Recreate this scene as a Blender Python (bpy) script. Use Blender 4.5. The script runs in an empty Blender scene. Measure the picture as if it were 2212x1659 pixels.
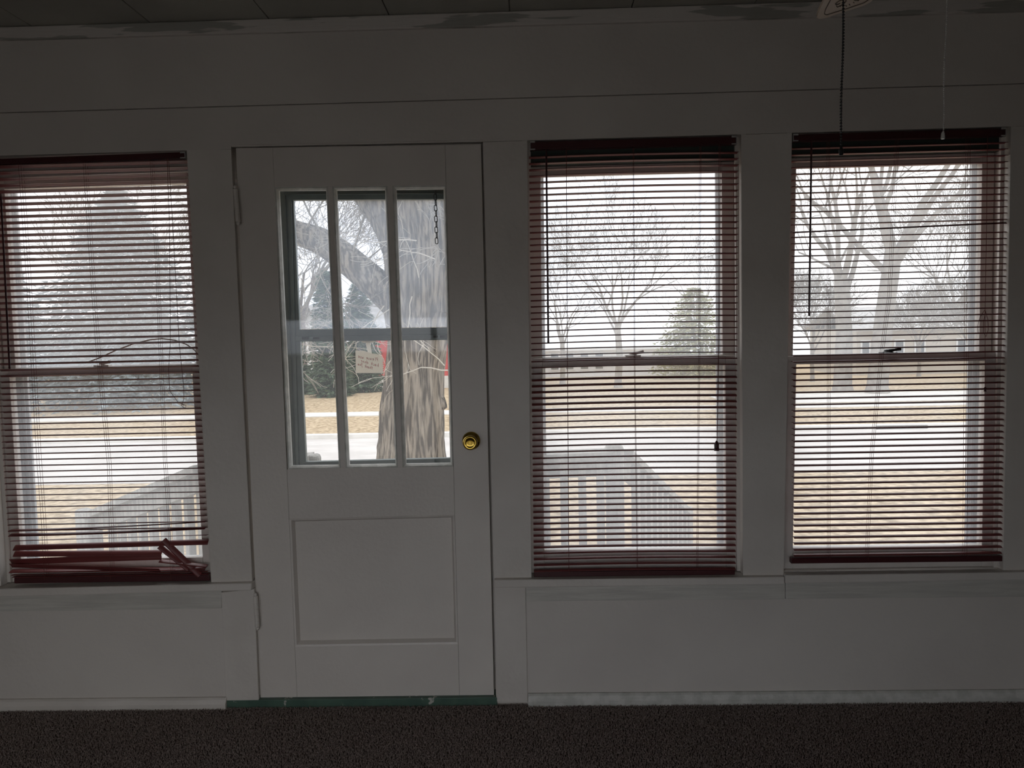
import bpy, math, random
import numpy as np
from mathutils import Vector, noise, Matrix

# ------------------------------------------------------------------ camera, sky, exposure
IMG_W, IMG_H = 2212, 1659
FOC = 1660.0                       # focal length in pixels of the 2212 px frame
PITCH, YAW, ROLL = [math.radians(a) for a in (-4.087, -1.376, -1.202)]
CAM = Vector((0.0, -2.772, 1.39))
_f = Vector((math.sin(YAW)*math.cos(PITCH), math.cos(YAW)*math.cos(PITCH), math.sin(PITCH)))
_r = Vector((math.cos(YAW), -math.sin(YAW), 0.0))
_u = _r.cross(_f)
RT = _r*math.cos(ROLL) + _u*math.sin(ROLL)
UP = -_r*math.sin(ROLL) + _u*math.cos(ROLL)
FW = _f
sc = bpy.context.scene
col = sc.collection
cam_d = bpy.data.cameras.new('camera'); cam = bpy.data.objects.new('camera', cam_d); col.objects.link(cam)
cam_d.sensor_fit = 'HORIZONTAL'; cam_d.sensor_width = 36.0; cam_d.lens = 36.0*FOC/IMG_W
cam_d.clip_start = 0.05; cam_d.clip_end = 400
cam.matrix_world = Matrix(((RT.x, UP.x, -FW.x, CAM.x), (RT.y, UP.y, -FW.y, CAM.y), (RT.z, UP.z, -FW.z, CAM.z), (0, 0, 0, 1)))
sc.camera = cam

wld = bpy.data.worlds.new('overcast_sky'); sc.world = wld; wld.use_nodes = True
nt = wld.node_tree; nt.nodes.clear()
n_out = nt.nodes.new('ShaderNodeOutputWorld'); n_bg = nt.nodes.new('ShaderNodeBackground')
n_tc = nt.nodes.new('ShaderNodeTexCoord'); n_no = nt.nodes.new('ShaderNodeTexNoise'); n_cr = nt.nodes.new('ShaderNodeValToRGB')
n_no.inputs['Scale'].default_value = 2.2; n_no.inputs['Detail'].default_value = 4
n_cr.color_ramp.elements[0].position = 0.38; n_cr.color_ramp.elements[0].color = (0.78, 0.83, 0.92, 1)
n_cr.color_ramp.elements[1].position = 0.60; n_cr.color_ramp.elements[1].color = (1.0, 0.99, 0.98, 1)
nt.links.new(n_tc.outputs['Generated'], n_no.inputs['Vector']); nt.links.new(n_no.outputs['Fac'], n_cr.inputs['Fac'])
nt.links.new(n_cr.outputs['Color'], n_bg.inputs['Color']); nt.links.new(n_bg.outputs['Background'], n_out.inputs['Surface'])
n_bg.inputs['Strength'].default_value = 1.0

vs = sc.view_settings
sc.display_settings.display_device = 'sRGB'
vs.view_transform = 'Standard'; vs.look = 'None'; vs.gamma = 1.0; vs.use_curve_mapping = False
vs.exposure = 1.15
sc.cycles.use_denoising = True
sc.cycles.max_bounces = 12; sc.cycles.diffuse_bounces = 8; sc.cycles.transparent_max_bounces = 24
sc.cycles.sample_clamp_indirect = 6.0

def P(px, py, Y):
    """world point on the vertical plane y = Y that shows at photo pixel (px, py)"""
    d = FW + RT*((px-IMG_W/2)/FOC) - UP*((py-IMG_H/2)/FOC)
    return CAM + d*((Y-CAM.y)/d.y)

# ------------------------------------------------------------------ materials
MATS = {}
def nodes_of(name):
    m = bpy.data.materials.new(name); m.use_nodes = True
    t = m.node_tree; b = t.nodes['Principled BSDF']
    return m, t, b
def mat(name, c, rough=0.6, metal=0.0, c2=None, scale=8.0, detail=4.0, bump=0.0, bscale=None, stretch=None, ramp=(0.4, 0.6), chips=None, chip_at=0.72, chip_scale=14, spec=0.5):
    m, t, b = nodes_of(name)
    b.inputs['Base Color'].default_value = (*c, 1); b.inputs['Roughness'].default_value = rough
    b.inputs['Metallic'].default_value = metal; b.inputs['Specular IOR Level'].default_value = spec
    tc = t.nodes.new('ShaderNodeTexCoord'); vec = tc.outputs['Object']
    if stretch:
        mp = t.nodes.new('ShaderNodeMapping'); mp.inputs['Scale'].default_value = stretch
        t.links.new(vec, mp.inputs['Vector']); vec = mp.outputs['Vector']
    last = None
    if c2 is not None:
        no = t.nodes.new('ShaderNodeTexNoise'); no.inputs['Scale'].default_value = scale; no.inputs['Detail'].default_value = detail
        t.links.new(vec, no.inputs['Vector'])
        cr = t.nodes.new('ShaderNodeValToRGB')
        cr.color_ramp.elements[0].position = ramp[0]; cr.color_ramp.elements[0].color = (*c, 1)
        cr.color_ramp.elements[1].position = ramp[1]; cr.color_ramp.elements[1].color = (*c2, 1)
        t.links.new(no.outputs['Fac'], cr.inputs['Fac']); last = cr.outputs['Color']
    if chips is not None:
        no = t.nodes.new('ShaderNodeTexNoise'); no.inputs['Scale'].default_value = chip_scale; no.inputs['Detail'].default_value = 6
        t.links.new(tc.outputs['Object'], no.inputs['Vector'])
        cr = t.nodes.new('ShaderNodeValToRGB'); cr.color_ramp.interpolation = 'LINEAR'
        cr.color_ramp.elements[0].position = chip_at; cr.color_ramp.elements[0].color = (0, 0, 0, 1)
        cr.color_ramp.elements[1].position = min(1, chip_at+0.012); cr.color_ramp.elements[1].color = (1, 1, 1, 1)
        t.links.new(no.outputs['Fac'], cr.inputs['Fac'])
        mx = t.nodes.new('ShaderNodeMix'); mx.data_type = 'RGBA'
        t.links.new(cr.outputs['Color'], mx.inputs['Factor'])
        if last is not None: t.links.new(last, mx.inputs['A'])
        else: mx.inputs['A'].default_value = (*c, 1)
        mx.inputs['B'].default_value = (*chips, 1); last = mx.outputs['Result']
    if last is not None: t.links.new(last, b.inputs['Base Color'])
    if bump:
        no = t.nodes.new('ShaderNodeTexNoise'); no.inputs['Scale'].default_value = bscale or scale*4; no.inputs['Detail'].default_value = 5
        t.links.new(vec, no.inputs['Vector'])
        bp = t.nodes.new('ShaderNodeBump'); bp.inputs['Strength'].default_value = bump; bp.inputs['Distance'].default_value = 0.01
        t.links.new(no.outputs['Fac'], bp.inputs['Height']); t.links.new(bp.outputs['Normal'], b.inputs['Normal'])
    MATS[name] = m
    return m
def glass_mat(name, haze, hcol, tint=(0.985, 0.985, 0.985), vary=0.0):
    """old window glass: clear, with a film of dust that catches the daylight"""
    m = bpy.data.materials.new(name); m.use_nodes = True; t = m.node_tree; t.nodes.clear()
    out = t.nodes.new('ShaderNodeOutputMaterial')
    tr = t.nodes.new('ShaderNodeBsdfTransparent'); tr.inputs['Color'].default_value = (*tint, 1)
    tl = t.nodes.new('ShaderNodeBsdfTranslucent'); tl.inputs['Color'].default_value = (*hcol, 1)
    gl = t.nodes.new('ShaderNodeBsdfGlossy'); gl.inputs['Roughness'].default_value = 0.03
    m1 = t.nodes.new('ShaderNodeMixShader'); m2 = t.nodes.new('ShaderNodeMixShader')
    m1.inputs['Fac'].default_value = haze; m2.inputs['Fac'].default_value = 0.03
    if vary:
        tc = t.nodes.new('ShaderNodeTexCoord'); no = t.nodes.new('ShaderNodeTexNoise'); no.inputs['Scale'].default_value = 6; no.inputs['Detail'].default_value = 8
        mr = t.nodes.new('ShaderNodeMapRange'); mr.inputs['From Min'].default_value = 0.3; mr.inputs['From Max'].default_value = 0.7
        mr.inputs['To Min'].default_value = haze-vary; mr.inputs['To Max'].default_value = haze+vary
        t.links.new(tc.outputs['Object'], no.inputs['Vector']); t.links.new(no.outputs['Fac'], mr.inputs['Value']); t.links.new(mr.outputs['Result'], m1.inputs['Fac'])
    t.links.new(tr.outputs[0], m1.inputs[1]); t.links.new(tl.outputs[0], m1.inputs[2])
    t.links.new(m1.outputs[0], m2.inputs[1]); t.links.new(gl.outputs[0], m2.inputs[2]); t.links.new(m2.outputs[0], out.inputs['Surface'])
    MATS[name] = m; return m

WHITE = (0.60, 0.575, 0.535)
mat('wall_paint', (0.58, 0.54, 0.50), 0.55, c2=(0.63, 0.59, 0.545), scale=1.6, bump=0.12, bscale=60, chips=(0.08, 0.075, 0.06), chip_at=0.80, chip_scale=22)
mat('trim_paint', (0.60, 0.56, 0.515), 0.45, c2=(0.65, 0.61, 0.565), scale=3, bump=0.18, bscale=45, chips=(0.10, 0.09, 0.07), chip_at=0.79, chip_scale=26)
mat('apron_paint', (0.50, 0.48, 0.44), 0.5, c2=(0.58, 0.56, 0.51), scale=4, stretch=(1, 6, 14), bump=0.25, bscale=12)
mat('crown_paint', (0.62, 0.58, 0.54), 0.6, c2=(0.36, 0.35, 0.315), scale=3, detail=5, stretch=(0.9, 7, 9), ramp=(0.56, 0.585), bump=0.15, bscale=12)
mat('door_paint', (0.64, 0.595, 0.55), 0.40, c2=(0.69, 0.645, 0.595), scale=2, bump=0.10, bscale=70, chips=(0.09, 0.08, 0.06), chip_at=0.815, chip_scale=24)
mat('ceiling_paint', (0.36, 0.35, 0.31), 0.75, c2=(0.41, 0.40, 0.35), scale=2, bump=0.1, bscale=120)
mat('room_paint', (0.42, 0.39, 0.36), 0.7, c2=(0.46, 0.43, 0.40), scale=2)
mat('green_paint', (0.05, 0.10, 0.075), 0.5, c2=(0.07, 0.13, 0.095), scale=12, chips=(0.45, 0.44, 0.40), chip_at=0.655, chip_scale=24)
mat('dark_green_paint', (0.035, 0.05, 0.04), 0.5)
mat('sash_paint', (0.58, 0.54, 0.50), 0.45, c2=(0.64, 0.60, 0.56), scale=6, bump=0.15, bscale=50)
mat('storm_metal', (0.10, 0.13, 0.12), 0.45, c2=(0.13, 0.16, 0.15), scale=9)
mat('aluminium', (0.45, 0.46, 0.47), 0.4, c2=(0.52, 0.53, 0.54), scale=20)
mat('putty', (0.62, 0.61, 0.57), 0.6, c2=(0.5, 0.5, 0.46), scale=25, bump=0.3, bscale=80)
mat('carpet', (0.06, 0.047, 0.042), 0.95, c2=(0.09, 0.072, 0.064), scale=90, bump=0.6, bscale=300, spec=0.05)
mat('carpet_tuft', (0.20, 0.16, 0.142), 0.95, c2=(0.64, 0.54, 0.50), scale=170, ramp=(0.38, 0.68), spec=0.05)
mat('burgundy', (0.155, 0.034, 0.033), 0.42, c2=(0.175, 0.042, 0.040), scale=6)
mat('burgundy_dark', (0.055, 0.010, 0.012), 0.35)
mat('cord', (0.17, 0.055, 0.05), 0.8)
mat('clear_plastic', (0.45, 0.44, 0.42), 0.25)
mat('brass', (0.50, 0.34, 0.07), 0.14, metal=1.0)
mat('dark_metal', (0.03, 0.03, 0.03), 0.45, metal=0.6)
mat('white_metal', (0.55, 0.53, 0.50), 0.4)
mat('fan_blade', (0.50, 0.42, 0.33), 0.45, c2=(0.58, 0.49, 0.39), scale=10)
mat('fan_ink', (0.10, 0.075, 0.05), 0.6)
mat('fan_body', (0.42, 0.36, 0.28), 0.4)
def thin_paper(name, c):
    m = bpy.data.materials.new(name); m.use_nodes = True; t = m.node_tree; t.nodes.clear(); out = t.nodes.new('ShaderNodeOutputMaterial')
    d = t.nodes.new('ShaderNodeBsdfDiffuse'); tl = t.nodes.new('ShaderNodeBsdfTranslucent'); mx = t.nodes.new('ShaderNodeMixShader'); mx.inputs['Fac'].default_value = 0.62
    no = t.nodes.new('ShaderNodeTexNoise'); no.inputs['Scale'].default_value = 60; cr = t.nodes.new('ShaderNodeValToRGB')
    cr.color_ramp.elements[0].color = (*[x*0.9 for x in c], 1); cr.color_ramp.elements[1].color = (*c, 1)
    t.links.new(no.outputs['Fac'], cr.inputs['Fac']); t.links.new(cr.outputs['Color'], d.inputs['Color']); t.links.new(cr.outputs['Color'], tl.inputs['Color'])
    t.links.new(d.outputs[0], mx.inputs[1]); t.links.new(tl.outputs[0], mx.inputs[2]); t.links.new(mx.outputs[0], out.inputs['Surface']); MATS[name] = m
thin_paper('paper', (0.84, 0.81, 0.75)); thin_paper('tape', (0.90, 0.88, 0.83))
mat('red_ink', (0.40, 0.03, 0.06), 0.7)
mat('bark', (0.07, 0.058, 0.046), 0.9, c2=(0.28, 0.245, 0.20), scale=6, detail=9, stretch=(4.5, 4.5, 0.45), bump=1.0, bscale=14, ramp=(0.42, 0.60))
mat('bark_far', (0.20, 0.18, 0.16), 0.9, c2=(0.28, 0.26, 0.23), scale=3)
mat('twig', (0.30, 0.28, 0.24), 0.9)
mat('pale_twig', (0.46, 0.43, 0.37), 0.85)
mat('needles', (0.05, 0.085, 0.05), 0.8, c2=(0.10, 0.15, 0.085), scale=5)
mat('blue_needles', (0.17, 0.22, 0.24), 0.8, c2=(0.28, 0.33, 0.35), scale=4)
mat('olive_needles', (0.28, 0.28, 0.14), 0.8, c2=(0.38, 0.37, 0.20), scale=4)
mat('lawn', (0.25, 0.18, 0.10), 0.95, c2=(0.56, 0.445, 0.295), scale=9.0, ramp=(0.33, 0.62), detail=10, bump=0.5, bscale=20, spec=0.1)
mat('asphalt', (0.52, 0.49, 0.46), 0.9, c2=(0.60, 0.57, 0.54), scale=1.2, detail=6)
mat('bounce_grey', (0.26, 0.25, 0.24), 0.9, c2=(0.31, 0.30, 0.285), scale=2)  # neutral grey for the unseen ground added behind the house
mat('concrete', (0.62, 0.60, 0.56), 0.9, c2=(0.70, 0.68, 0.64), scale=3)
mat('grey_wood', (0.24, 0.235, 0.215), 0.85, c2=(0.36, 0.35, 0.32), scale=6, stretch=(6, 6, 0.8), bump=0.3, bscale=14)
mat('red_siding', (0.50, 0.055, 0.05), 0.8, c2=(0.56, 0.075, 0.065), scale=2)
mat('beige_siding', (0.45, 0.41, 0.35), 0.8)
mat('blue_siding', (0.24, 0.29, 0.35), 0.8)
mat('white_siding', (0.68, 0.69, 0.70), 0.8)
mat('roof', (0.40, 0.39, 0.38), 0.9, c2=(0.48, 0.47, 0.46), scale=4)
mat('dark_pane', (0.06, 0.07, 0.08), 0.15)
glass_mat('clear_glass', 0.012, (0.8, 0.85, 0.9))
glass_mat('film_glass', 0.27, (0.80, 0.82, 0.84), vary=0.05)  # dust film, with extra haze imitating an overexposed view outside
glass_mat('dusty_glass', 0.17, (0.80, 0.84, 0.88), vary=0.04)
glass_mat('hazy_glass', 0.15, (0.70, 0.80, 0.94), vary=0.04)
M = MATS

# ------------------------------------------------------------------ mesh helpers
def world_loc(o):
    v = Vector((0, 0, 0))
    while o is not None: v += o.location; o = o.parent
    return v
def tag(o, label=None, cat=None, group=None, kind=None):
    if label: o['label'] = label
    if cat: o['category'] = cat
    if group: o['group'] = group
    if kind: o['kind'] = kind
    return o
def empty(name, loc):
    o = bpy.data.objects.new(name, None); col.objects.link(o); o.location = loc; o.empty_display_size = 0.1
    return o
class MB:
    def __init__(s): s.v = []; s.f = []
    def prism(s, front, back):
        b = len(s.v); n = len(front); s.v += [tuple(p) for p in front] + [tuple(p) for p in back]
        s.f.append(tuple(b+i for i in range(n))); s.f.append(tuple(b+2*n-1-i for i in range(n)))
        for i in range(n):
            j = (i+1) % n; s.f.append((b+j, b+i, b+n+i, b+n+j))
        return s
    def box(s, x0, x1, y0, y1, z0, z1):
        return s.prism([(x0, y0, z0), (x1, y0, z0), (x1, y0, z1), (x0, y0, z1)], [(x0, y1, z0), (x1, y1, z0), (x1, y1, z1), (x0, y1, z1)])
    def board(s, q, y0, y1):
        """board whose front face shows at photo pixels q (any 3+ corners, clockwise from top left) on plane y0, extruded to y1"""
        fr = [P(px, py, y0) for px, py in reversed(q)]
        return s.prism(fr, [(p.x, y1, p.z) for p in fr])
    def tube(s, pts, rad, sides=6, cap=True):
        pts = [Vector(p) for p in pts]; n = len(pts)
        if not hasattr(rad, '__len__'): rad = [rad]*n
        b = len(s.v); ref = None
        for i, p in enumerate(pts):
            d = (pts[min(i+1, n-1)]-pts[max(i-1, 0)])
            if d.length < 1e-9: d = Vector((0, 0, 1))
            d.normalize()
            if ref is None:
                ref = d.orthogonal().normalized()
            ref = (ref - d*ref.dot(d))
            if ref.length < 1e-6: ref = d.orthogonal()
            ref.normalize(); e = d.cross(ref)
            for k in range(sides):
                a = 2*math.pi*k/sides
                s.v.append(tuple(p + (ref*math.cos(a)+e*math.sin(a))*rad[i]))
        for i in range(n-1):
            for k in range(sides):
                k2 = (k+1) % sides
                s.f.append((b+i*sides+k, b+i*sides+k2, b+(i+1)*sides+k2, b+(i+1)*sides+k))
        if cap:
            s.f.append(tuple(b+sides-1-k for k in range(sides))); s.f.append(tuple(b+(n-1)*sides+k for k in range(sides)))
        return s
    def lathe(s, c, axis, prof, sides=20):
        """prof: (distance along axis, radius)"""
        axis = Vector(axis).normalized(); r = axis.orthogonal().normalized(); e = axis.cross(r); b = len(s.v); c = Vector(c)
        for h, q in prof:
            for k in range(sides):
                a = 2*math.pi*k/sides; s.v.append(tuple(c+axis*h+(r*math.cos(a)+e*math.sin(a))*q))
        for i in range(len(prof)-1):
            for k in range(sides):
                k2 = (k+1) % sides; s.f.append((b+i*sides+k, b+i*sides+k2, b+(i+1)*sides+k2, b+(i+1)*sides+k))
        s.f.append(tuple(b+sides-1-k for k in range(sides))); s.f.append(tuple(b+(len(prof)-1)*sides+k for k in range(sides)))
        return s
    def build(s, name, m, parent=None, smooth=False, bevel=0.0, at=None):
        me = bpy.data.meshes.new(name)
        if at is None: off = world_loc(parent) if parent is not None else Vector((0, 0, 0))
        else: off = Vector(at)
        me.from_pydata([(x-off.x, y-off.y, z-off.z) for x, y, z in s.v], [], s.f)
        me.materials.append(M[m]); 
        if smooth: me.polygons.foreach_set('use_smooth', [True]*len(me.polygons))
        me.update()
        o = bpy.data.objects.new(name, me); col.objects.link(o)
        if parent is not None: o.parent = parent
        if at is not None: o.location = off - (world_loc(parent) if parent is not None else Vector((0, 0, 0)))
        if bevel:
            bv = o.modifiers.new('bevel', 'BEVEL'); bv.width = bevel; bv.segments = 2; bv.limit_method = 'ANGLE'
        return o
def ln(p, q):
    return lambda x: p[1]+(q[1]-p[1])*(x-p[0])/(q[0]-p[0])
XL, XR = -340, 2560                 # boards run on past both edges of the picture
ceil_y = ln((0, 61), (1895, 2)); crown_y = ln((0, 86), (2130, 26)); seam_y = ln((0, 244), (2212, 181)); top_y = ln((-58, 338), (2184, 273))

# ------------------------------------------------------------------ room shell
ZC = P(1101, 26, 0).z
X0, X1, YB = -2.45, 2.62, -3.5
WTH = 0.16
WIN = {1: [(-58, 338), (403, 322), (456, 1258), (2, 1266)],
       2: [(1139, 303), (1601, 290), (1605, 1241), (1148, 1244)],
       3: [(1711, 286), (2184, 273), (2167, 1234), (1693, 1240)]}
DOOR_OPEN = [(499, 313), (1043, 302), (1071, 1510), (556, 1516)]

wall = MB()
wc = {k: [P(x, y, 0) for x, y in q] for k, q in WIN.items()}
dc = [P(x, y, 0) for x, y in DOOR_OPEN]
ztop = max(p.z for q in list(wc.values())+[dc] for p in q[:2])+0.005
def wallbox(xa, xb, za, zb): wall.box(xa, xb, 0.012, WTH, za, zb)
wallbox(X0, X1, ztop, ZC+0.05)
L = lambda q: (max(q[0].x, q[3].x)*0+min(q[0].x, q[3].x)-0.004, max(q[1].x, q[2].x)+0.004)
l1, r1 = L(wc[1]); l2, r2 = L(wc[2]); l3, r3 = L(wc[3]); ld, rd = L(dc)
sill = {k: min(wc[k][2].z, wc[k][3].z)-0.004 for k in wc}
for xa, xb in ((X0, l1), (r1, ld), (rd, l2), (r2, l3), (r3, X1)): wallbox(xa, xb, -0.02, ztop)
for k, xa, xb in ((1, l1, r1), (2, l2, r2), (3, l3, r3)): wallbox(xa, xb, -0.02, sill[k])
wall_front = wall.build('wall_front', 'wall_paint')
tag(wall_front, 'off-white boarded front wall with a door and three windows', 'wall', kind='structure')
# upper panel, header board with a thin joint line between
b = MB(); b.board([(XL, crown_y(XL)-8), (XR, crown_y(XR)-8), (XR, seam_y(XR)-1.2), (XL, seam_y(XL)-1.2)], 0.0, 0.012); b.build('upper_panel', 'wall_paint', wall_front, bevel=0.0015)
b = MB()
b.board([(XL, seam_y(XL)+1.2), (499, seam_y(499)+1.2), (499, top_y(499)), (XL, top_y(XL))], 0.0, 0.012)
b.board([(499, seam_y(499)+1.2), (1043, seam_y(1043)+1.2), (1043, 302), (499, 313)], 0.0, 0.012)
b.board([(1043, seam_y(1043)+1.2), (XR, seam_y(XR)+1.2), (XR, top_y(XR)), (1043, top_y(1043))], 0.0, 0.012)
b.build('header_board', 'wall_paint', wall_front)
for q in ([(XL, top_y(XL)), (-58, 338), (2, 1266), (XL, 1276)], [(403, 322.8), (499, top_y(499)), (545, 1258), (456, 1259)],
          [(1043, top_y(1043)), (1139, top_y(1139)), (1148, 1250), (1067, 1253)], [(1601, top_y(1601)), (1711, top_y(1711)), (1693, 1247), (1605, 1249)],
          [(2184, top_y(2184)), (XR, top_y(XR)), (XR, 1224), (2167, 1240)]):
    q = [(q[0][0], q[0][1]+0.5), (q[1][0], q[1][1]+0.5), q[2], q[3]]
    MB().board(q, 0.0, 0.012).build('casing_board', 'trim_paint', wall_front, bevel=0.0012)
# below the sills
MB().board([(XL, 1290), (480, 1272), (488, 1530), (XL, 1540)], 0.004, 0.012).build('lower_panel', 'wall_paint', wall_front)
MB().board([(1130, 1262), (XR, 1246), (XR, 1520), (1136, 1530)], 0.004, 0.012).build('lower_panel', 'wall_paint', wall_front)
MB().board([(478, 1280), (549, 1272), (559, 1524), (488, 1524)], -0.003, 0.012).build('corner_board', 'trim_paint', wall_front, bevel=0.0015)
MB().board([(1068, 1266), (1135, 1264), (1140, 1518), (1072, 1516)], -0.003, 0.012).build('corner_board', 'trim_paint', wall_front, bevel=0.0015)
MB().board([(XL, 1290), (478.5, 1276), (478.5, 1314.5), (XL, 1326)], -0.003, 0.012).build('apron_board', 'apron_paint', wall_front, bevel=0.0015)
MB().board([(1135.5, 1266), (1696, 1258), (1696, 1294.5), (1136.5, 1299)], -0.003, 0.012).build('apron_board', 'apron_paint', wall_front, bevel=0.0015)
MB().board([(1697, 1256), (XR, 1244), (XR, 1286), (1697, 1294)], -0.003, 0.012).build('apron_board', 'apron_paint', wall_front, bevel=0.0015)
# crown board under the ceiling
MB().board([(XL, ceil_y(XL)-3), (XR, ceil_y(XR)-3), (XR, crown_y(XR)), (XL, crown_y(XL))], -0.014, 0.012).build('trim_1', 'crown_paint', bevel=0.004)
tag(bpy.data.objects['trim_1'], 'narrow crown board with flaking paint below the ceiling', 'trim', kind='structure')
# rough shoe strips at the carpet
def strip(name, label, q0, q1, seed):
    rnd = random.Random(seed); mb = MB(); n = 60; A0, A1 = P(*q0[0], -0.016), P(*q0[1], -0.016); B0, B1 = P(*q1[0], -0.016), P(*q1[1], -0.016)
    prof = []
    for i in range(n+1):
        t = i/n; a = A0.lerp(A1, t); c = B0.lerp(B1, t); j = noise.noise(Vector((t*14+seed, 0, 0)))*0.004
        prof.append(((a.x, -0.004, a.z+0.002+j*0.4), (a.x, -0.011+j*0.6, a.z-0.004+j*0.5), (c.x, -0.017+j, c.z+0.006), (c.x, -0.016+j, c.z-0.02), (c.x, 0.0035, c.z-0.02), (a.x, 0.0035, a.z+0.002)))
    for pr in prof: mb.v += pr
    for i in range(n):
        for k in range(6): k2 = (k+1) % 6; mb.f.append((i*6+k, i*6+k2, (i+1)*6+k2, (i+1)*6+k))
    mb.f.append((5, 4, 3, 2, 1, 0)); mb.f.append(tuple(n*6+k for k in range(6)))
    o = mb.build(name, 'putty' if seed == 2 else 'trim_paint', smooth=False); tag(o, label, 'baseboard', kind='structure')
strip('baseboard_left', 'low painted base strip left of the door', [(XL, 1519), (487, 1511)], [(XL, 1534), (487, 1525)], 1)
strip('baseboard_right', 'rough white base strip under the right windows', [(1141, 1503), (XR, 1492)], [(1141, 1519), (XR, 1508)], 2)
# floor, ceiling, other walls
ZF = P(800, 1523, 0).z
fl = MB(); fl.box(X0, X1, YB, 0.006, ZF-0.06, ZF-0.006)
floor = fl.build('floor', 'carpet'); tag(floor, 'dark brown carpeted floor', 'floor', kind='structure')
rng = np.random.default_rng(5)
sp = 0.0052; xs = np.arange(-2.1, 2.1, sp); ys = np.arange(-0.62, 0.0, sp)
gx, gy = np.meshgrid(xs, ys); gx = gx.ravel(); gy = gy.ravel(); n = len(gx)
gx = gx+rng.uniform(-.0026, .0026, n); gy = gy+rng.uniform(-.0026, .0026, n); gy = np.minimum(gy, -0.004+0.006*np.sin(gx*9)*np.sin(gx*23))
ang = rng.uniform(0, 6.28, n); hh = rng.uniform(.005, .010, n); rr = rng.uniform(.0022, .0036, n)
V = np.zeros((n, 4, 3)); 
for k in range(3):
    V[:, k, 0] = gx+rr*np.cos(ang+k*2.094); V[:, k, 1] = gy+rr*np.sin(ang+k*2.094); V[:, k, 2] = ZF-0.008
V[:, 3, 0] = gx+rng.normal(0, .0025, n); V[:, 3, 1] = gy+rng.normal(0, .0025, n); V[:, 3, 2] = ZF-0.006+hh
base = (np.arange(n)*4)[:, None]
T = np.concatenate([base+np.array([[0, 1, 3]]), base+np.array([[1, 2, 3]]), base+np.array([[2, 0, 3]])], axis=1).reshape(-1)
me = bpy.data.meshes.new('carpet_pile'); me.vertices.add(n*4); me.vertices.foreach_set('co', V.reshape(-1))
me.loops.add(len(T)); me.loops.foreach_set('vertex_index', T.astype(np.int32)); me.polygons.add(n*3)
me.polygons.foreach_set('loop_start', np.arange(n*3, dtype=np.int32)*3); me.update(calc_edges=True); me.materials.append(M['carpet_tuft'])
cp = bpy.data.objects.new('carpet_pile', me); col.objects.link(cp); cp.parent = floor; cp['kind'] = 'stuff'
cl = MB(); cl.box(X0-0.1, X1+0.1, YB-0.1, WTH, ZC+0.012, ZC+0.10)
ceiling = cl.build('ceiling', 'ceiling_paint'); tag(ceiling, 'low grey-green panelled ceiling', 'ceiling', kind='structure')
xs_seam = [P(x, ceil_y(x), 0).x for x in (325, 582, 841, 1101, 1364, 1631, 1895)]
step = (xs_seam[-1]-xs_seam[0])/6
k0 = -4
for i in range(k0, 11):
    a = xs_seam[0]+i*step; e = a+step
    a = max(a, X0); e = min(e, X1)
    if e-a < 0.03: continue
    MB().box(a+0.0015, e-0.0015, YB, 0.012, ZC, ZC+0.012).build('ceiling_panel', 'ceiling_paint', ceiling, bevel=0.002)
tag(MB().box(X0-0.1, X0, YB-0.1, WTH, -0.1, ZC+0.1).build('wall_left', 'room_paint'), 'plain painted side wall left of the frame', 'wall', kind='structure')
tag(MB().box(X1, X1+0.1, YB-0.1, WTH, -0.1, ZC+0.1).build('wall_right', 'room_paint'), 'plain painted side wall right of the frame', 'wall', kind='structure')
BW = (-2.15, 0.95, 0.06, 1.55)        # wide unseen window added behind the camera to brighten the room
bw = MB(); bw.box(X0-0.1, BW[0], YB-0.1, YB, -0.1, ZC+0.1); bw.box(BW[1], X1+0.1, YB-0.1, YB, -0.1, ZC+0.1); bw.box(BW[0], BW[1], YB-0.1, YB, -0.1, BW[2]); bw.box(BW[0], BW[1], YB-0.1, YB, BW[3], ZC+0.1)
tag(bw.build('wall_back', 'room_paint'), 'painted wall behind the camera with an added wide window', 'wall', kind='structure')
w4 = empty('window_4', (0, YB-0.05, BW[2])); tag(w4, 'added wide window behind the camera, brightens the room', 'window', kind='structure')
fm = MB(); 
for xa, xb in ((BW[0], BW[0]+0.05), (-0.82, -0.77), (0.17, 0.22), (BW[1]-0.05, BW[1])): fm.box(xa, xb, YB-0.08, YB-0.03, BW[2], BW[3])
fm.box(BW[0], BW[1], YB-0.08, YB-0.03, BW[2], BW[2]+0.05); fm.box(BW[0], BW[1], YB-0.08, YB-0.03, BW[3]-0.05, BW[3]); fm.build('window_frame', 'sash_paint', w4)
MB().box(BW[0]+0.04, BW[1]-0.04, YB-0.058, YB-0.054, BW[2]+0.04, BW[3]-0.04).build('pane', 'clear_glass', w4)

# ------------------------------------------------------------------ windows
class Opening:
    """maps metres from the top-left corner of a wall opening (slightly out of square) to the world"""
    def __init__(s, q):
        s.c = [P(x, y, 0) for x, y in q]
        s.w = ((s.c[1]-s.c[0]).length+(s.c[2]-s.c[3]).length)/2; s.h = ((s.c[3]-s.c[0]).length+(s.c[2]-s.c[1]).length)/2
    def pt(s, u, v, y):
        a, b_ = u/s.w, v/s.h
        t = s.c[0].lerp(s.c[1], a); d = s.c[3].lerp(s.c[2], a); p = t.lerp(d, b_)
        return (p.x, y, p.z)
    def bar(s, mb, u0, u1, v0, v1, y0, y1):
        q = [(u0, v1), (u1, v1), (u1, v0), (u0, v0)]
        mb.prism([s.pt(u, v, y0) for u, v in q], [s.pt(u, v, y1) for u, v in q]); return mb
    def inv(s, px, py, y):
        """metres (u, v) of the point at depth y behind photo pixel"""
        p = P(px, py, y); u, v = s.w/2, s.h/2
        for _ in range(12):
            x, _y, z = s.pt(u, v, y); u += p.x-x; v -= p.z-z
        return u, v
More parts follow.
